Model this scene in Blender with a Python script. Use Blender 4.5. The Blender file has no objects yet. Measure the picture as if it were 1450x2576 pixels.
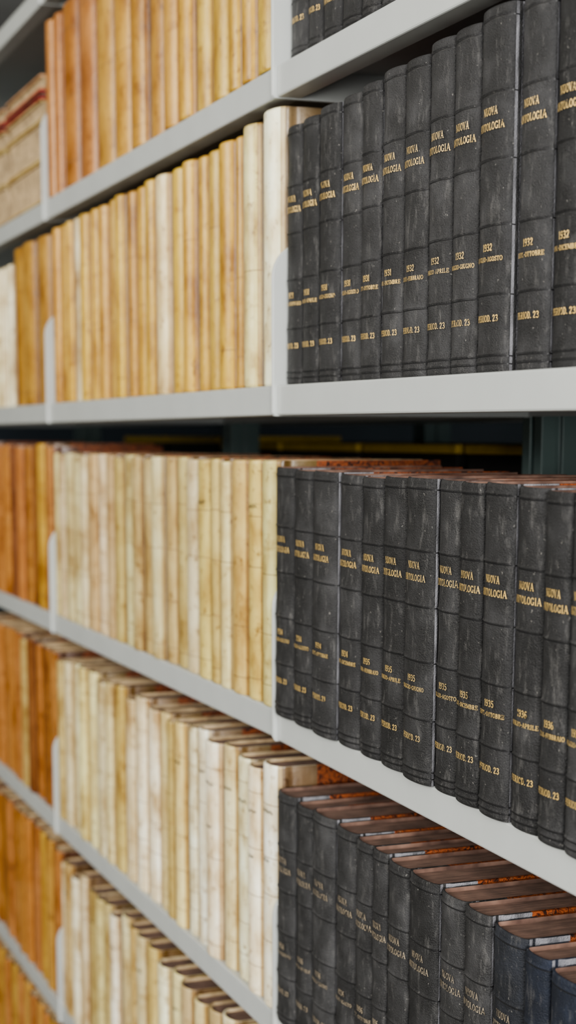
import bpy, math, random
from mathutils import Vector, Matrix
R = random.Random(7)
COL = bpy.context.scene.collection
CZ = 1.40                      # eye height
BAY = 0.997                    # bay width
ZB = {-2: CZ+.640, -1: CZ+.325, 0: CZ+.0205, 1: CZ-.306, 2: CZ-.629, 3: CZ-.943, 4: CZ-1.255}
ZR = dict(ZB); ZR[1] = CZ-.3075
# the loaded right-hand shelves sag slightly off level (degrees)
TILT = {-2: .4, -1: .5, 0: .35, 1: 1.0, 2: .6, 3: .4, 4: .2}
SH = .0295                     # shelf edge height
SD = .285                      # shelf depth

# ------------------------------------------------------------------ materials
def new_mat(name):
    m = bpy.data.materials.new(name); m.use_nodes = True
    nt = m.node_tree; b = nt.nodes["Principled BSDF"]
    return m, nt, b
def N(nt, t, **kw):
    n = nt.nodes.new(t)
    for k, v in kw.items(): setattr(n, k, v)
    return n
def coords(nt, scale=(1,1,1), rnd=True):
    tc = N(nt, 'ShaderNodeTexCoord'); mp = N(nt, 'ShaderNodeMapping')
    mp.inputs['Scale'].default_value = scale
    nt.links.new(tc.outputs['Object'], mp.inputs['Vector'])
    if rnd:
        oi = N(nt, 'ShaderNodeObjectInfo'); mul = N(nt, 'ShaderNodeMath', operation='MULTIPLY')
        mul.inputs[1].default_value = 37.0
        nt.links.new(oi.outputs['Random'], mul.inputs[0])
        nt.links.new(mul.outputs[0], mp.inputs['Location'])
    return mp.outputs['Vector']
def noise(nt, vec, scale, detail=4, rough=.55, dist=0):
    n = N(nt, 'ShaderNodeTexNoise'); n.inputs['Scale'].default_value = scale
    n.inputs['Detail'].default_value = detail; n.inputs['Roughness'].default_value = rough
    n.inputs['Distortion'].default_value = dist
    nt.links.new(vec, n.inputs['Vector']); return n.outputs['Fac']
def ramp(nt, fac, stops):
    r = N(nt, 'ShaderNodeValToRGB'); e = r.color_ramp.elements
    while len(e) < len(stops): e.new(.5)
    for el, (p, c) in zip(e, stops):
        el.position = p; el.color = (*c, 1) if len(c) == 3 else c
    nt.links.new(fac, r.inputs['Fac']); return r.outputs['Color']
def mix(nt, a, b, fac=1.0, mode='MULTIPLY'):
    m = N(nt, 'ShaderNodeMix', data_type='RGBA', blend_type=mode)
    def put(sock, v):
        if isinstance(v, bpy.types.NodeSocket): nt.links.new(v, sock)
        elif isinstance(v, (int, float)): sock.default_value = v
        else: sock.default_value = (*v, 1)
    put(m.inputs[0], fac); put(m.inputs[6], a); put(m.inputs[7], b)
    return m.outputs[2]
def bump(nt, b, h, dist, strength=1):
    bp = N(nt, 'ShaderNodeBump'); bp.inputs['Distance'].default_value = dist
    bp.inputs['Strength'].default_value = strength
    nt.links.new(h, bp.inputs['Height']); nt.links.new(bp.outputs[0], b.inputs['Normal'])
def g(v): return (v, v, v)

def mat_cloth(name="charcoal_bookcloth", worn=False):
    m, nt, b = new_mat(name)
    v = coords(nt); oi = N(nt, 'ShaderNodeObjectInfo')
    base = ramp(nt, noise(nt, v, 30, 5), [(.3, g(.6)), (.5, g(1)), (.7, g(1.9))])
    c = mix(nt, oi.outputs['Color'], base)
    vs = coords(nt, (1, 1, .3))
    scuff = ramp(nt, noise(nt, vs, 150, 5, .7), [(.54, g(0)), (.75, g(1))])
    c = mix(nt, c, (.13, .127, .123), mix(nt, scuff, g(.6)), 'MIX')
    fleck = ramp(nt, noise(nt, v, 330, 2), [(.70, g(0)), (.75, g(1))])
    c = mix(nt, c, (.25, .24, .22), mix(nt, fleck, g(.6)), 'MIX')
    if worn: c = mix(nt, c, (.24, .24, .26), ramp(nt, noise(nt, coords(nt, (1, 1, .3)), 120, 5), [(.32, g(.3)), (.6, g(.95))]), 'MIX')
    nt.links.new(c, b.inputs['Base Color'])
    rr = ramp(nt, noise(nt, v, 60, 4), [(.3, g(.46)), (.7, g(.66))]); nt.links.new(rr, b.inputs['Roughness'])
    b.inputs['Specular IOR Level'].default_value = .4
    bump(nt, b, noise(nt, v, 800, 3), .0014, 1)
    return m
def mat_parchment(name="aged_parchment", shade=None):
    m, nt, b = new_mat(name)
    oi = N(nt, 'ShaderNodeObjectInfo')
    v = coords(nt, (1, 1, .65)); v2 = coords(nt)
    bl = ramp(nt, noise(nt, v, 22, 5, .58), [(.31, (.54, .41, .26)), (.45, (.88, .82, .72)), (.56, (1, 1, 1)), (.70, (1.14, 1.20, 1.32))])
    c = mix(nt, oi.outputs['Color'], bl)
    sp = ramp(nt, noise(nt, v2, 80, 6, .67), [(.315, (.38, .25, .13)), (.42, g(1))])
    c = mix(nt, c, sp, .82)
    hz = ramp(nt, noise(nt, coords(nt, (.5, .5, 1.2)), 45, 5, .6), [(.29, (.55, .42, .28)), (.41, g(1))])
    c = mix(nt, c, hz, .65)
    st = ramp(nt, noise(nt, coords(nt, (1, 1, .15)), 90, 3, .5), [(.34, (.76, .66, .53)), (.5, g(1)), (.72, (1.05, 1.08, 1.12))])
    c = mix(nt, c, st, .4)
    if shade: c = mix(nt, c, shade, .92)  # multiplies painted crevice shade into the parchment colour
    nt.links.new(c, b.inputs['Base Color'])
    b.inputs['Roughness'].default_value = .36
    bump(nt, b, noise(nt, v2, 60, 5, .5), .0014, .5)
    return m
def mat_marbled():
    m, nt, b = new_mat("marbled_paper")
    v = coords(nt)
    c = ramp(nt, noise(nt, v, 75, 4, .6, 3.5), [(.36, (.012, .007, .005)), (.46, (.11, .025, .008)), (.54, (.32, .085, .022)), (.62, (.07, .018, .009)), (.72, (.36, .16, .06))])
    nt.links.new(c, b.inputs['Base Color']); b.inputs['Roughness'].default_value = .45
    return m
def mat_pages(name, a, bcol):
    m, nt, b = new_mat(name)
    v = coords(nt, (1, .02, .02))
    c = ramp(nt, noise(nt, v, 1800, 3), [(.35, a), (.65, bcol)])
    c2 = ramp(nt, noise(nt, coords(nt), 40, 3), [(.3, g(.6)), (.7, g(1.15))])
    nt.links.new(mix(nt, c, c2), b.inputs['Base Color']); b.inputs['Roughness'].default_value = .9
    bump(nt, b, noise(nt, v, 1800, 2), .0004, .6)
    return m
def mat_plain(name, col, rough=.5, metal=0, nscale=40, var=.12, bmp=0):
    m, nt, b = new_mat(name)
    v = coords(nt, rnd=False)
    c = ramp(nt, noise(nt, v, nscale, 4), [(.3, tuple(x*(1-var) for x in col)), (.7, tuple(x*(1+var) for x in col))])
    nt.links.new(c, b.inputs['Base Color'])
    b.inputs['Roughness'].default_value = rough; b.inputs['Metallic'].default_value = metal
    if bmp: bump(nt, b, noise(nt, v, 900, 2), bmp, .5)
    return m
def mat_gilt(name, col, lo, hi):
    m, nt, b = new_mat(name)
    c = ramp(nt, noise(nt, coords(nt), 260, 4, .65), [(lo, (.035, .03, .026)), (hi, col), (.75, tuple(min(1, x*1.25) for x in col))])
    nt.links.new(c, b.inputs['Base Color']); b.inputs['Roughness'].default_value = .4; b.inputs['Metallic'].default_value = .25
    return m
M_CLOTH = mat_cloth(); M_JOINT = mat_cloth("worn_bookcloth_joint", True); M_PARCH = mat_parchment()
M_SHADE = mat_parchment("shaded_parchment_joint", (.17, .10, .05)); M_SHADE2 = mat_parchment("lightly_shaded_parchment", (.52, .40, .26)); M_MARB = mat_marbled()  # darker parchment copies, shade between books painted into the colour
M_PG_BROWN = mat_pages("brown_page_edges", (.085, .047, .036), (.23, .14, .105))
M_PG_CREAM = mat_pages("cream_page_edges", (.34, .24, .13), (.58, .44, .27))
M_SEAM_D = mat_plain("dark_tooled_line", (.005, .005, .006), .5)
M_SEAM_P = mat_plain("brown_sewing_line", (.18, .10, .04), .7, var=.7, nscale=150)
M_GOLD = mat_gilt("gilt_lettering", (.74, .52, .19), .34, .44)
M_PALE = mat_gilt("tarnished_gilt_lettering", (.44, .36, .25), .36, .48)
M_INK = mat_plain("faded_brown_ink", (.05, .035, .025), .8, nscale=300, var=.4)
M_STEEL = mat_plain("grey_enamelled_steel", (.42, .44, .43), .36, 0, nscale=15, var=.03, bmp=.0001)
M_POST = mat_plain("green_grey_steel", (.10, .145, .14), .45, 0, nscale=15, var=.05)
M_LABEL = mat_plain("paper_label", (.5, .49, .46), .8)

# ------------------------------------------------------------------ mesh helpers
def mesh_obj(name, verts, faces, mats, midx=None, smooth=True, sharp=35):
    me = bpy.data.meshes.new(name); me.from_pydata(verts, [], faces)
    for m in mats: me.materials.append(m)
    if midx: me.polygons.foreach_set('material_index', midx)
    if smooth:
        me.polygons.foreach_set('use_smooth', [True]*len(faces))
        me.set_sharp_from_angle(angle=math.radians(sharp))
    me.update()
    o = bpy.data.objects.new(name, me); COL.objects.link(o); return o
def empty(name, loc, label, cat, group=None):
    e = bpy.data.objects.new(name, None); e.empty_display_size = .05
    e.location = loc; COL.objects.link(e)
    e["label"] = label; e["category"] = cat
    if group: e["group"] = group
    return e
def extrude_profile(name, prof, x0, x1, mats, bevel=0, axis='X'):
    n = len(prof); vs = []; fs = []
    for x in (x0, x1):
        for (a, b) in prof: vs.append((x, a, b) if axis == 'X' else (a, b, x))
    for i in range(n):
        j = (i+1) % n; fs.append((i, j, n+j, n+i))
    fs.append(tuple(reversed(range(n)))); fs.append(tuple(range(n, 2*n)))
    o = mesh_obj(name, vs, fs, mats, smooth=False)
    import bmesh
    bm = bmesh.new(); bm.from_mesh(o.data); bmesh.ops.recalc_face_normals(bm, faces=bm.faces); bm.to_mesh(o.data); bm.free()
    if bevel:
        md = o.modifiers.new("bevel", 'BEVEL'); md.width = bevel; md.segments = 2; md.limit_method = 'ANGLE'
    return o
def box(name, lo, hi, mat, bevel=0):
    return extrude_profile(name, [(lo[1], lo[2]), (hi[1], lo[2]), (hi[1], hi[2]), (lo[1], hi[2])], lo[0], hi[0], [mat], bevel)

# ------------------------------------------------------------------ serif lettering
TK, TH = .13, .065
def serif(x, y, l=.12): return ([(x-l, y), (x+l, y)], .05)
def stem(x, y0=0, y1=1, w=TK): return [([(x, y0), (x, y1)], w), serif(x, .03 if y0 == 0 else y0), serif(x, .97 if y1 == 1 else y1)]
def oval(cx, cy, rx, ry, a0=0, a1=360, n=14):
    return [(cx+rx*math.cos(math.radians(a0+(a1-a0)*i/n)), cy+ry*math.sin(math.radians(a0+(a1-a0)*i/n))) for i in range(n+1)]
G = {
 'A': (.80, [([(.12,0),(.40,1)],TH), ([(.40,1),(.68,0)],TK), ([(.22,.34),(.58,.34)],TH), serif(.12,.03), serif(.68,.03)]),
 'B': (.72, stem(.2)+[(oval(.34,.74,.22,.22,90,-90,7),.11), (oval(.36,.28,.24,.24,90,-90,7),.11), ([(.2,.96),(.36,.96)],TH), ([(.2,.51),(.36,.51)],TH), ([(.2,.04),(.36,.04)],TH)]),
 'C': (.72, [(oval(.38,.5,.27,.46,45,315),.11), ([(.60,.70),(.60,.95)],TH)]),
 'D': (.76, stem(.2)+[(oval(.32,.5,.31,.46,90,-90,10),.11), ([(.2,.96),(.34,.96)],TH), ([(.2,.04),(.34,.04)],TH)]),
 'E': (.70, stem(.2)+[([(.2,.95),(.6,.95)],TH), ([(.2,.51),(.48,.51)],TH), ([(.2,.05),(.62,.05)],TH), ([(.59,.97),(.59,.76)],TH), ([(.48,.62),(.48,.4)],TH), ([(.61,.03),(.61,.26)],TH)]),
 'F': (.66, stem(.2)+[([(.2,.95),(.6,.95)],TH), ([(.2,.51),(.48,.51)],TH), ([(.59,.97),(.59,.76)],TH), ([(.48,.62),(.48,.4)],TH)]),
 'G': (.78, [(oval(.38,.5,.27,.46,45,320),.11), ([(.60,.70),(.60,.95)],TH), ([(.61,.05),(.61,.42)],.12), serif(.61,.42)]),
 'I': (.40, stem(.2)),
 'L': (.66, stem(.2)+[([(.2,.05),(.6,.05)],TH), ([(.59,.03),(.59,.3)],TH)]),
 'M': (.98, stem(.14,w=TH)+stem(.82)+[([(.16,1),(.46,.1)],TK), ([(.46,.1),(.8,1)],TH)]),
 'N': (.82, stem(.15,w=TH)+[([(.16,.98),(.66,.02)],TK), ([(.66,0),(.66,1)],TH), serif(.66,.97)]),
 'O': (.78, [(oval(.39,.5,.28,.46,0,360,16),.11)]),
 'P': (.68, stem(.2)+[(oval(.34,.72,.22,.24,90,-90,7),.11), ([(.2,.96),(.36,.96)],TH), ([(.2,.48),(.36,.48)],TH)]),
 'R': (.76, stem(.2)+[(oval(.34,.73,.22,.23,90,-90,7),.11), ([(.2,.96),(.36,.96)],TH), ([(.2,.5),(.36,.5)],TH), ([(.36,.5),(.62,.03)],.12), serif(.64,.03,.1)]),
 'S': (.64, [([(.54,.78),(.46,.93),(.30,.96),(.14,.86),(.14,.68),(.30,.56),(.42,.47),(.54,.34),(.53,.14),(.38,.04),(.2,.06),(.1,.24)],.10), ([(.54,.72),(.54,.96)],TH), ([(.1,.04),(.1,.28)],TH)]),
 'T': (.72, [([(.36,0),(.36,1)],TK), serif(.36,.03), ([(.06,.95),(.66,.95)],TH), ([(.08,.97),(.08,.72)],TH), ([(.64,.97),(.64,.72)],TH)]),
 'U': (.80, [([(.18,1),(.18,.3),(.24,.12),(.38,.04),(.54,.1),(.61,.3)],.125), ([(.61,.3),(.61,1)],TH), serif(.18,.97), serif(.61,.97)]),
 'V': (.78, [([(.12,1),(.39,0)],TK), ([(.39,0),(.66,1)],TH), serif(.12,.97), serif(.66,.97)]),
 'Z': (.68, [([(.1,.95),(.58,.95)],TH), ([(.56,.95),(.1,.05)],TK), ([(.1,.05),(.6,.05)],TH), ([(.1,.97),(.1,.74)],TH), ([(.6,.03),(.6,.27)],TH)]),
 '0': (.64, [(oval(.32,.5,.22,.46,0,360,14),.12)]),
 '1': (.42, [([(.22,0),(.22,1)],TK), serif(.22,.03), ([(.08,.8),(.22,.97)],TH)]),
 '2': (.64, [([(.12,.72),(.16,.9),(.32,.97),(.48,.88),(.5,.68),(.36,.42),(.12,.07)],.12), ([(.1,.07),(.54,.07)],.12)]),
 '3': (.64, [([(.12,.82),(.24,.95),(.40,.94),(.5,.78),(.42,.58),(.28,.53)],.12), ([(.28,.53),(.46,.46),(.54,.28),(.44,.08),(.26,.03),(.1,.16)],.12)]),
 '4': (.66, [([(.42,0),(.42,1)],TK), ([(.42,1),(.08,.3)],TH), ([(.08,.28),(.6,.28)],TH), serif(.42,.03)]),
 '5': (.64, [([(.18,.95),(.52,.95)],.11), ([(.18,.95),(.15,.55)],TH), ([(.15,.55),(.34,.62),(.50,.5),(.53,.3),(.44,.08),(.26,.03),(.1,.14)],.12)]),
 '6': (.64, [(oval(.32,.29,.2,.26,0,360,12),.12), ([(.5,.9),(.34,.97),(.18,.8),(.12,.5),(.12,.3)],.12)]),
 '9': (.64, [(oval(.32,.70,.2,.26,0,360,12),.12), ([(.14,.1),(.30,.03),(.46,.2),(.52,.5),(.52,.7)],.12)]),
 '.': (.26, [([(.06,.08),(.2,.08)],.14)]), '-': (.44, [([(.06,.45),(.36,.45)],.11)]), ' ': (.34, []),
}
def text_quads(s, cx, zbase, height, width):
    nat = sum(G[c][0] for c in s); sx = width/nat; out = []; x = 0
    for c in s:
        adv, strokes = G[c]
        for pts, w in strokes:
            for (ax, ay), (bx, by) in zip(pts[:-1], pts[1:]):
                dx, dy = bx-ax, by-ay; L = math.hypot(dx, dy) or 1e-6
                nx, ny = -dy/L*w/2, dx/L*w/2; ex, ey = dx/L*.02, dy/L*.02
                q = [(ax-ex+nx, ay-ey+ny), (ax-ex-nx, ay-ey-ny), (bx+ex-nx, by+ey-ny), (bx+ex+nx, by+ey+ny)]
                out.append([(cx-width/2+(x+px)*sx, zbase+py*height) for px, py in q])
        x += adv
    return out
def arc_table(w, b, n=80):
    acc = 0; px, py = -w/2, 0; tab = [(0, math.pi)]
    for i in range(1, n+1):
        a = math.pi*(1-i/n); x, y = w/2*math.cos(a), -b*math.sin(a)
        acc += math.hypot(x-px, y-py); tab.append((acc, a)); px, py = x, y
    return tab, acc
def wrap(quads, w, b, off=.0008):
    tab, tot = arc_table(w, b); vs = []; fs = []
    for q in quads:
        k = len(vs)
        for u, z in q:
            s = min(max(u+tot/2, 0), tot)
            for i in range(1, len(tab)):
                if tab[i][0] >= s: break
            s0, a0 = tab[i-1]; s1, a1 = tab[i]; a = a0+(a1-a0)*((s-s0)/(s1-s0) if s1 > s0 else 0)
            vs.append(((w/2)*math.cos(a)+off*math.cos(a)*math.sin(a), -b*math.sin(a)-off*math.sin(a), z))
        fs.append((k, k+1, k+2, k+3))
    return vs, fs

# ------------------------------------------------------------------ book
def make_book(x0, w, h, z0, y0=0.0, depth=.175, b=.0085, kind='black', color=(.04,.04,.042),
              lines=None, bands=(.97,.77,.59,.41,.22,.05,.028), label="", group="", ink=0, sticker=False, lie=False, gold=None, pages=None, tilt=0):
    ta = math.radians(tilt)
    e = empty("book", (x0+w/2, y0+b, z0-(x0+w/2)*math.tan(ta)), label, "book", group)
    e.rotation_euler = (0, ta, 0)
    t = .0024; NS = 20; sh = .0004
    black = kind == 'black'
    side = M_PARCH if lie else M_MARB
    mats = [M_CLOTH if black else M_PARCH, side, M_SEAM_D if black else M_SEAM_P, M_PG_BROWN if black else M_PG_CREAM, M_JOINT if black else M_SHADE, M_SHADE2]
    outer, inner = [], []
    hw = w/2-sh; gr = .0014
    R_ = [(hw, depth), (hw, .10), (hw, .034), (hw, .0115), (hw-gr*.9, .0085), (hw-gr*1.3, .0055), (hw-gr, .0028)]
    for p in R_: outer.append((p, 0)); inner.append((hw-t-.0008, p[1]))
    ew = hw-gr*.5
    for i in range(NS+1):
        a = math.pi*i/NS
        outer.append(((ew*math.cos(a), -b*math.sin(a)), math.sin(a))); inner.append(((hw-t-.0008)*math.cos(a), -(b-t)*math.sin(a)))
    for p in reversed(R_): outer.append(((-p[0], p[1]), 0)); inner.append((-(hw-t-.0008), p[1]))
    n = len(outer)
    rings = [(0, -.0014, 0), (.0008, -.0005, 0), (.0025, 0, 0), (.0034, 0, 0)]
    for f in sorted(bands):
        zc = f*h
        if black: bl = ((-.0032, 0, 0), (-.0018, 0, 1), (-.0009, .0001, 0), (.0002, .0011, 0), (.0015, 0, 0), (.0028, 0, 0))
        else: bl = ((-.0004, 0, 1), (.0004, 0, 0))
        for dz, o_, m_ in bl: rings.append((zc+dz, o_, m_))
    rings += [(h-.0034, 0, 0), (h-.0025, 0, 0), (h-.0008, -.0005, 0), (h, -.0014, 0)]
    rings.sort(key=lambda r: r[0])
    full = []
    for i, r in enumerate(rings):
        full.append(r)
        if i+1 < len(rings) and rings[i+1][0]-r[0] > .015:
            gap = rings[i+1][0]-r[0]; sag = R.uniform(-.0009, .0001) if black else 0
            for f in (.12, .5, .88): full.append((r[0]+gap*f, sag*(1 if f == .5 else .6), 0))
    rings = full
    vs, fs, mi = [], [], []
    for z, off, _ in rings:
        for (p, s) in outer: vs.append((p[0]+off*s*(p[0]/hw), p[1]-off*s, z))
    K = len(rings); c0 = len(R_)
    for r in range(K-1):
        for i in range(n-1):
            fs.append((r*n+i, (r+1)*n+i, (r+1)*n+i+1, r*n+i+1))
            if c0-1 <= i < n-c0 and rings[r][2] == 1: mi.append(2)
            elif i < 2 or i >= n-3: mi.append(1)
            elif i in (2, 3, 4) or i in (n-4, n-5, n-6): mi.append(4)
            elif not black and (i in (5, 6, 7, 8) or i in (n-7, n-8)): mi.append(4)  # joint and outer spine facets painted dark as crevice shade
            elif not black and i in (9, 10): mi.append(5)  # weaker step of the painted shade, makes the spine look rounder
            elif black and i == 6: mi.append(4)
            else: mi.append(0)
    base = len(vs)
    for z in (0, h):
        for p in inner: vs.append((p[0], p[1], z))
    for i in range(n-1):
        fs.append((base+i, base+i+1, base+n+i+1, base+n+i)); mi.append(3)
        fs.append((i, i+1, base+i+1, base+i)); mi.append(0)
        tp = (K-1)*n
        fs.append((tp+i, base+n+i, base+n+i+1, tp+i+1)); mi.append(1 if (i < 2 or i >= n-3) else 0)
    for i in (0, n-1):
        col = [r*n+i for r in range(K)] + [base+n+i, base+i]
        fs.append(tuple(col) if i == 0 else tuple(reversed(col))); mi.append(1)
    fs = [tuple(reversed(f)) for f in fs]
    cv = mesh_obj("cover", vs, fs, mats, mi, sharp=40); cv.parent = e; cv.color = (*color, 1)
    # page block
    q = .0035; pw = hw-t-.0011; pts = [(pw, depth-.004), (pw, .002)]
    for i in range(1, 10):
        a = math.pi*i/10; pts.append((pw*math.cos(a), -(b-t-.0006)*math.sin(a)+.001))
    pts += [(-pw, .002), (-pw, depth-.004), (-pw*.5, depth-.0075), (0, depth-.0085), (pw*.5, depth-.0075)]
    m_ = len(pts); pv = [(x, y, .0005) for x, y in pts]+[(x, y, h-q) for x, y in pts]
    pf = [(i, (i+1) % m_, m_+(i+1) % m_, m_+i) for i in range(m_)]+[tuple(reversed(range(m_))), tuple(range(m_, 2*m_))]
    pf = [tuple(reversed(f)) for f in pf]
    pb = mesh_obj("page_block", pv, pf, [pages or (M_PG_BROWN if black else M_PG_CREAM)], smooth=False); pb.parent = e
    if lines:
        sc = min(1.0, (w+.004)/.047)
        for nm, sub in (("title_lettering", lines[:2]), ("date_lettering", lines[2:4]), ("shelfmark_lettering", lines[4:])):
            qd = []
            for s, fz, hh, ww in sub: qd += text_quads(s, .0012, fz*h, hh, ww*sc)
            v2, f2 = wrap(qd, 2*ew, b); tx = mesh_obj(nm, v2, f2, [gold or M_GOLD], smooth=False); tx.parent = e
    if ink in (1, 2):
        rows = [(.80, .022)] if ink == 1 else [(.80, .026), (.60, .014)]
        for fz, ww in rows:
            qd = []
            ww = min(ww, w*.7); x = -ww/2
            while x < ww/2:
                dx = R.uniform(.0012, .003); z1 = fz*h+R.uniform(0, .003); z2 = fz*h+R.uniform(0, .004); wd = R.uniform(.0005, .0011)
                qd.append([(x, z1), (x, z1+wd), (x+dx, z2+wd), (x+dx, z2)]); qd.append([(x, z1), (x+.0006, z1), (x+.0006, z1+.003), (x, z1+.003)])
                x += dx*R.uniform(.75, 1.0)
            v2, f2 = wrap(qd, 2*ew, b, .0005); tx = mesh_obj("ink_inscription", v2, f2, [M_INK], smooth=False); tx.parent = e
    if sticker:
        qd = []
        for i in range(10):
            for j in range(8):
                u0, u1 = -.010+.002*i, -.008+.002*i
                z_ = .21*h+.0025*j; qd.append([(u0, z_), (u1, z_), (u1, z_+.0025), (u0, z_+.0025)])
        v2, f2 = wrap(qd, 2*ew, b, .0006); tx = mesh_obj("paper_label", v2, f2, [M_LABEL], smooth=True); tx.parent = e
        tx["label"] = "worn blank white paper label"
    if lie:   # lying flat, fore-edge towards the aisle
        e.rotation_euler = (0, math.radians(90), math.radians(180)); e.location = (x0+h, y0+depth, z0+w/2)
    return e

# ------------------------------------------------------------------ shelving
def shelf(parent, x0, x1, zb, y0=0.0, tilt=0):
    D = y0+SD
    prof = [(y0+.0018, SH), (y0+.0005, SH-.0005), (y0, SH-.002), (y0, .0018), (y0+.0006, .0005), (y0+.0018, 0), (y0+.024, 0), (y0+.024, .0016), (y0+.0022, .0018),
            (y0+.0022, SH-.002), (D-.002, SH-.002), (D-.002, .0), (D, 0), (D, SH)]
    o = extrude_profile("shelf", prof, x0, x1, [M_STEEL]); o.parent = parent
    o.location = (0, 0, zb); o.rotation_euler = (0, math.radians(tilt), 0); return o
def bracket(parent, x0, x1, zb, y0=0.0):
    top = zb+.168; r = .034; f = y0-.0042; prof = [(y0+SD, zb-.001), (y0+SD, top)]
    for i in range(9):
        a = math.radians(90+90*i/8); prof.append((f+r+r*math.cos(a), top-r+r*math.sin(a)))
    prof += [(f, zb+.002), (f+.002, zb-.001)]
    o = extrude_profile("end_bracket", prof, x0, x1, [M_STEEL], bevel=.0006); o.parent = parent; return o
def post(parent, xc, y0=.289):
    a, d = .021, .05
    prof = [(xc-a, y0), (xc-.004, y0), (xc-.004, y0+.008), (xc+.004, y0+.008), (xc+.004, y0), (xc+a, y0), (xc+a, y0+.018), (xc+a-.005, y0+.018), (xc+a-.005, y0+.025), (xc+a, y0+.025), (xc+a, y0+d), (xc-a, y0+d)]
    o = extrude_profile("upright_post", prof, 0.0, 2.35, [M_POST], bevel=.001, axis='Z'); o.parent = parent
def unit(x0, x1, posts, lbl, Z, tilts=None):
    e = empty("shelving_unit", (0, 0, 0), lbl, "shelving")
    for k in Z:
        tl = tilts[k] if tilts else 0
        shelf(e, x0+.0033, x1-.0033, Z[k], tilt=tl); bracket(e, x0+.0005, x0+.0028, Z[k]); bracket(e, x1-.0028, x1-.0005, Z[k]-(x1*math.tan(math.radians(tl)) if tilts else 0))
    for p in posts: post(e, p)
    return e
unit(0, BAY, [0, BAY], "grey steel shelving bay holding black bound journals", ZR, TILT)
unit(-BAY, 0, [-BAY], "grey steel shelving bay holding cream parchment volumes", ZB)
unit(-2*BAY, -BAY, [-2*BAY], "grey steel shelving bay holding tan and orange volumes", ZB)
e = empty("shelving_unit", (0, 0, 0), "green-grey steel shelving standing back to back behind books", "shelving")
for k in (-1, 0, 1, 2):
    shelf(e, -2*BAY, BAY, ZB[k], .345)
for xc in (-2*BAY, -BAY, 0, BAY): post(e, xc, .632)

# archive boxes on the rear shelving
M_BOX = mat_plain("dark_box_board", (.015, .014, .013), .7); M_YEL = mat_plain("yellow_box_lid", (.66, .45, .06), .6)
for i in range(7):
    xa = -1.93+i*.32; hh = .266+(.010 if i < 2 else 0)
    b_ = empty("archive_box", (xa+.15, .5, ZB[1]+SH), "dark archive box with a mustard yellow lid", "box", "archive boxes on the rear shelving")
    o = extrude_profile("box_body", [(-.12, 0), (.12, 0), (.12, hh-.012), (-.12, hh-.012)], -.145, .145, [M_BOX], .002); o.parent = b_
    o = extrude_profile("box_lid", [(-.123, hh-.012), (.123, hh-.012), (.123, hh), (-.123, hh)], -.148, .148, [M_YEL], .002); o.parent = b_

# ------------------------------------------------------------------ black journals
MON = ["GENN.-FEBBRAIO", "MARZO-APRILE", "MAGGIO-GIUGNO", "LUGLIO-AGOSTO", "SETT.-OTTOBRE", "NOV.-DICEMBRE"]
def jl(year, mon):
    return [("NUOVA", .708, .0056, .0200), ("ANTOLOGIA", .668, .0054, .0350), (str(year), .338, .0052, .0135), (mon, .309, .0034, .036), ("PERIOD. 23", .142, .0048, .0295)]
def jcol(): 
    v = R.uniform(.016, .032); return (v, v*1.0, v*1.04)
def black_row(widths, heights, x, k, y0, items, group, gold=None, cols=None, setb=None):
    for i, w in enumerate(widths):
        yr, mo = items[i]
        make_book(x, w, heights[i], ZR[k]+SH, y0+(setb[i] if setb and i < len(setb) else (setb[-1] if setb else 0)), depth=R.uniform(.17, .178), b=min(.008, w*.17), kind='black', color=cols[i] if cols and cols[i] else jcol(),
                  lines=jl(yr, mo), group=group, gold=gold, tilt=TILT[k],
                  label="black journal volume, gilt title NUOVA ANTOLOGIA, %s %s" % (yr, mo.title()))
        x += w+.0006
    return x
w2 = [.0404,.0406,.047,.047,.0405,.0454,.0472,.0443,.0455,.049,.047,.043,.045,.045]
h2 = [.245,.246,.249,.250,.252,.256,.255,.260,.2595,.264,.263,.265,.263,.263]
it2 = [(1931, m) for m in MON]+[(1932, m) for m in MON]+[(1933, MON[0]), (1933, MON[1])]
black_row([w*1.0 for w in w2], h2, .0036, 0, .006, it2, "black journal volumes dated 1931 to 1933", setb=[0,0,0,.003,.002,.003,.002,.002,.001,0,.007,.010,.012,.012])
w3 = [.051,.0475,.055,.049,.046,.049,.052,.040,.039,.045,.043,.038,.038,.045,.045]
h3 = [.248,.247,.248,.247,.2465,.249,.2505,.2505,.2505,.252,.251,.250,.252,.252,.252]
it3 = [(1934,MON[2]),(1934,MON[3]),(1934,MON[4]),(1934,MON[5]),(1935,MON[0]),(1935,MON[1]),(1935,MON[2]),(1935,MON[3]),(1935,MON[5]),(1935,MON[4]),(1936,MON[1]),(1936,MON[0]),(1936,MON[2]),(1936,MON[3]),(1936,MON[4])]
black_row([w*1.02 for w in w3], h3, .0036, 1, -.008, it3, "black journal volumes dated 1934 to 1936", setb=[0,0,-.001,.003,.003,.002,-.001,.004,.002,.001,.004,.002,.001])
w4 = [.048,.041,.053,.048,.039,.031,.042,.052,.045,.041,.050,.036,.046,.045]
h4 = [.243,.240,.243,.241,.240,.241,.239,.240,.238,.239,.236,.232,.228,.235]
it4 = [(1936,MON[i % 6]) for i in range(14)]
navy = (.009,.013,.024)
black_row([w*1.04 for w in w4], h4, .0036, 2, -.006, it4, "black journal volumes on the lower shelf", gold=M_PALE, cols=[None]*10+[(.012,.014,.019), navy, navy, navy], setb=[0,.002,.001,.003,.002,.001,0,-.001,.002,0,.002,.001,0])
w1 = [.046,.035,.043,.042,.041,.043,.045,.044]
x = .0036
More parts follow.
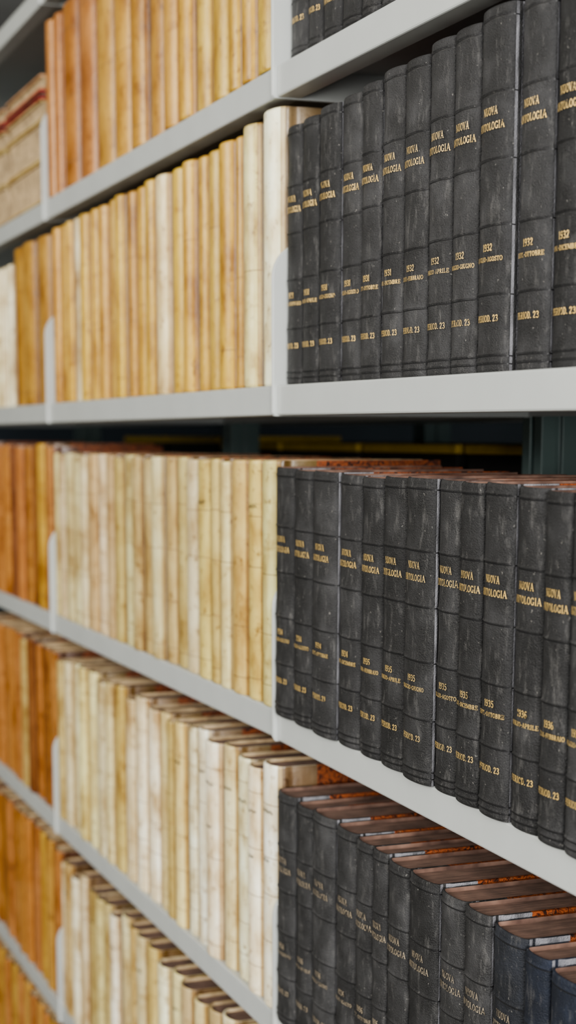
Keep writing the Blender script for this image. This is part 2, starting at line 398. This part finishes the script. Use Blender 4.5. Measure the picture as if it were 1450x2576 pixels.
for i, w in enumerate(w1):
    make_book(x, w*1.01, .25, ZR[-1]+SH, .010, b=.008, color=jcol(), lines=jl(1930-(7-i)//6, MON[(i+5) % 6]), group="black journal volumes on the upper shelf", tilt=TILT[-1],
              label="black cloth-bound journal volume with gilt shelfmark" + (" and blank paper label" if i == 3 else ""), sticker=(i == 3))
    x += w*1.01+.0006

# ------------------------------------------------------------------ parchment volumes
def pal(c, v=.17):
    if c[0] > .68: return tuple(x*(1+R.uniform(-.06, .04)) for x in (c[0],))+(c[1], c[2]*R.uniform(.84, 1.05))
    k = 1+R.uniform(-v, v*.8); return (c[0]*k, c[1]*k*R.uniform(.96, 1.07), c[2]*k*R.uniform(.78, 1.15))
ORANGE = (.38,.165,.048); GOLD = (.54,.345,.068); TAN = (.50,.375,.170); CREAM = (.62,.53,.31); WHITE = (.80,.76,.62); BROWN = (.22,.085,.030); AMBER = (.46,.26,.055)
NAMES = {ORANGE: "orange-tan vellum", GOLD: "golden-yellow vellum", TAN: "tan parchment", CREAM: "cream parchment", WHITE: "off-white parchment", BROWN: "worn brown leather", AMBER: "amber vellum"}
def parch_row(widths, base, xright, z0, y0, hfun, group, inkf=lambda i: 0, bands=(.93, .72, .5, .3, .08), jit=.012, keep=1.0, pages=None):
    """laid out from the right end leftwards"""
    x = xright
    for i, w in enumerate(widths):
        c = base(i, x); nm = NAMES[c]
        bd = [f+R.uniform(-jit, jit) for f in bands if R.random() < keep]
        make_book(x-w, w, hfun(i, x), z0, y0+R.uniform(-.003, .004), depth=R.uniform(.165, .185), b=min(.014, w*.28), kind='parch', color=pal(c), pages=pages,
                  bands=bd, ink=inkf(i), group=group, label="old volume bound in %s with rounded spine%s" % (nm, ", inscribed in ink" if inkf(i) in (1, 2) else ""))
        x -= w+.0006
    return x
def fill(widths, target):
    ws = [w*1.053 for w in widths]
    while sum(ws)+.0006*len(ws) < target-.05: ws.append(R.uniform(.040, .056))
    rest = target-sum(ws)-.0006*(len(ws)+1); 
    if rest > .02: ws.append(rest)
    return ws
T = BAY-.009; XL = -.0040
parch_row(fill([.056,.043,.0375,.059,.055,.051,.061,.066,.068,.082,.089,.085,.09], T), lambda i, x: GOLD if i < 6 else (AMBER if i < 11 else ORANGE), XL, ZB[-1]+SH, 0,
          lambda i, x: R.uniform(.250, .258), "tall vellum volumes on the upper shelf", bands=(.9,.5,.1), jit=.05, keep=.3)
c2 = [WHITE, CREAM, AMBER, GOLD, GOLD, GOLD, GOLD, GOLD, CREAM]
parch_row(fill([.054,.045,.025,.050,.045,.037,.044,.052,.050,.043], T), lambda i, x: c2[i] if i < 9 else (CREAM if i in (17,) else AMBER if i % 3 == 2 else GOLD), XL, ZB[0]+SH, .002,
          lambda i, x: .269 if i == 0 else .263 if i == 1 else R.uniform(.2575, .2595), "golden vellum volumes on the middle shelf", bands=(.7,.4,.12), jit=.05, keep=.25)
parch_row(fill([.045,.041,.046,.036,.032,.047,.046,.040,.042,.045,.04,.043,.045,.04,.042,.045,.05], T-.0), lambda i, x: CREAM if i % 3 == 0 or i > 16 else TAN, XL, ZB[1]+SH, .0,
          lambda i, x: .252 if i == 0 else R.uniform(.248, .252), "parchment volumes on the lower middle shelf", inkf=lambda i: 1 if i in (1, 5) else 0, bands=(.78, .55, .3, .08), jit=.012, keep=.75)
parch_row(fill([.047,.043,.043,.041,.050,.04,.034,.04,.03,.04,.05], T), lambda i, x: WHITE if i in (0, 1, 2, 4, 5, 6, 10, 11) else (TAN if i in (8, 13) else CREAM), XL, ZB[2]+SH, .0,
          lambda i, x: .262 if i == 0 else R.uniform(.250, .262), "pale parchment volumes on the low shelf", inkf=lambda i: 2 if i in (0, 1, 4) else (1 if i in (2, 3, 5, 7) else 0), bands=(.87, .66, .45, .25, .1), jit=.04, keep=.7, pages=M_PG_BROWN)
parch_row(fill([], T), lambda i, x: [CREAM, TAN, CREAM, WHITE, TAN][i % 5], XL, ZB[3]+SH, .0,
          lambda i, x: R.uniform(.236, .254), "pale parchment volumes on the lowest shelf", inkf=lambda i: 1 if i % 3 == 1 else 0, jit=.03, keep=.5, pages=M_PG_BROWN)
# far bay
XR = -BAY-.0040; WF = [.05,.06,.045,.055,.05,.06,.05,.05,.055,.05,.05,.06]
parch_row([.09,.09,.085,.03,.03,.03,.05,.05,.05], lambda i, x: AMBER if i < 3 else WHITE, XR, ZB[0]+SH, 0, lambda i, x: .256 if i < 3 else .235, "volumes in the next bay, middle shelf", keep=.3)
parch_row(WF, lambda i, x: BROWN if i in (2, 5) else AMBER if i == 1 else ORANGE, XR, ZB[1]+SH, 0, lambda i, x: R.uniform(.258, .266), "orange volumes in the next bay, lower middle shelf", keep=.3)
parch_row(WF, lambda i, x: BROWN if i in (1, 3) else TAN if i == 4 else ORANGE, XR, ZB[2]+SH, 0, lambda i, x: R.uniform(.255, .266), "orange volumes in the next bay, low shelf", keep=.3)
parch_row(WF, lambda i, x: AMBER if i in (1, 2) else ORANGE, XR, ZB[3]+SH, 0, lambda i, x: R.uniform(.25, .262), "orange volumes in the next bay, lowest shelf", keep=.3)
parch_row(WF, lambda i, x: AMBER if i % 2 else ORANGE, XR, ZB[4]+SH, 0, lambda i, x: R.uniform(.25, .26), "orange volumes in the next bay, bottom shelf", keep=.3)
# lying stack in far bay
for xs in (-1.27, -1.56):
    z = ZB[-1]+SH
    for w, c, nm, yy, dx in ((.062, TAN, "tan board", .0, 0), (.058, TAN, "tan board", .0, 0), (.030, TAN, "buff board", .0, 0)):
        make_book(xs+dx, w, .258, z, yy, depth=.2, b=min(.008, w*.2), kind='parch', color=pal(c, .05), bands=(), label="old volume lying flat, page edges out, %s" % nm, group="volumes stacked flat on the upper shelf", lie=True)
        z += w+.0005
    make_book(xs, .014, .258, z, -.002, depth=.2, b=.003, kind='parch', color=(.34,.015,.02), pages=M_PG_BROWN, bands=(), label="thin volume in dark red cloth lying on stacked books", group="volumes stacked flat on the upper shelf", lie=True)
    z += .0145
    make_book(xs, .022, .258, z, .0, depth=.2, b=.004, kind='parch', color=(.55,.33,.19), bands=(), label="thin salmon-pink volume lying on stacked books", group="volumes stacked flat on the upper shelf", lie=True)

# ------------------------------------------------------------------ room
def struct(o): o["kind"] = "structure"; return o
M_FLOOR = mat_plain("grey_linoleum", (.22, .22, .21), .4, nscale=6)
M_WALL = mat_plain("dark_blue_grey_wall_paint", (.025, .036, .048), .8, nscale=3)
M_CEIL = mat_plain("white_ceiling_paint", (.6, .6, .58), .9, nscale=3)
struct(box("floor", (-5, -3.5, -.05), (6, 1.6, 0), M_FLOOR))
struct(box("ceiling", (-5, -3.5, 2.8), (6, 1.6, 2.85), M_CEIL))
struct(box("wall_back", (-5, 1.6, 0), (6, 1.7, 2.8), M_WALL))
struct(box("wall_left", (-5.1, -3.5, 0), (-5, 1.7, 2.8), M_WALL))

# ------------------------------------------------------------------ light
w = bpy.data.worlds.new("World"); bpy.context.scene.world = w; w.use_nodes = True
w.node_tree.nodes["Background"].inputs[0].default_value = (1, .98, .95, 1)
w.node_tree.nodes["Background"].inputs[1].default_value = .07
def area(name, loc, target, sx, sy, power, col):
    l = bpy.data.lights.new(name, 'AREA'); l.shape = 'RECTANGLE'; l.size = sx; l.size_y = sy; l.energy = power; l.color = col
    o = bpy.data.objects.new(name, l); COL.objects.link(o); o.location = loc
    o.rotation_euler = (Vector(target)-Vector(loc)).to_track_quat('-Z', 'Y').to_euler(); return o
area("end_window_daylight", (4.6, -1.25, 1.9), (-.3, 0, 1.25), 1.0, 1.5, 275, (1, .98, .95))
area("window_daylight", (1.2, -2.5, 2.1), (.3, 0, 1.2), 1.2, 1.0, 60, (1, .975, .94))
area("aisle_daylight", (-1.5, -2.3, 2.1), (-.9, 0, 1.2), 1.0, .8, 32, (1, .95, .84))
bpy.context.scene.view_settings.look = 'AgX - Medium High Contrast'

# ------------------------------------------------------------------ camera
F = 4200.0
th = math.atan(1615/F); p = math.atan(.14); c, s = math.cos(th), math.sin(th)
fw = Vector((-c*math.cos(p), s*math.cos(p), -math.sin(p))); rt = Vector((s, c, 0)); up = rt.cross(fw)
cam = bpy.data.cameras.new("camera"); co = bpy.data.objects.new("camera", cam); COL.objects.link(co)
m = Matrix((rt, up, -fw)).transposed().to_4x4(); m.translation = Vector((1.572, -.592, CZ)); co.matrix_world = m
cam.sensor_width = 36; cam.lens = F/2576*36; cam.shift_y = 397/2576; cam.clip_start = .05
cam.dof.use_dof = True; cam.dof.focus_distance = 1.34; cam.dof.aperture_fstop = 5.6
bpy.context.scene.camera = co
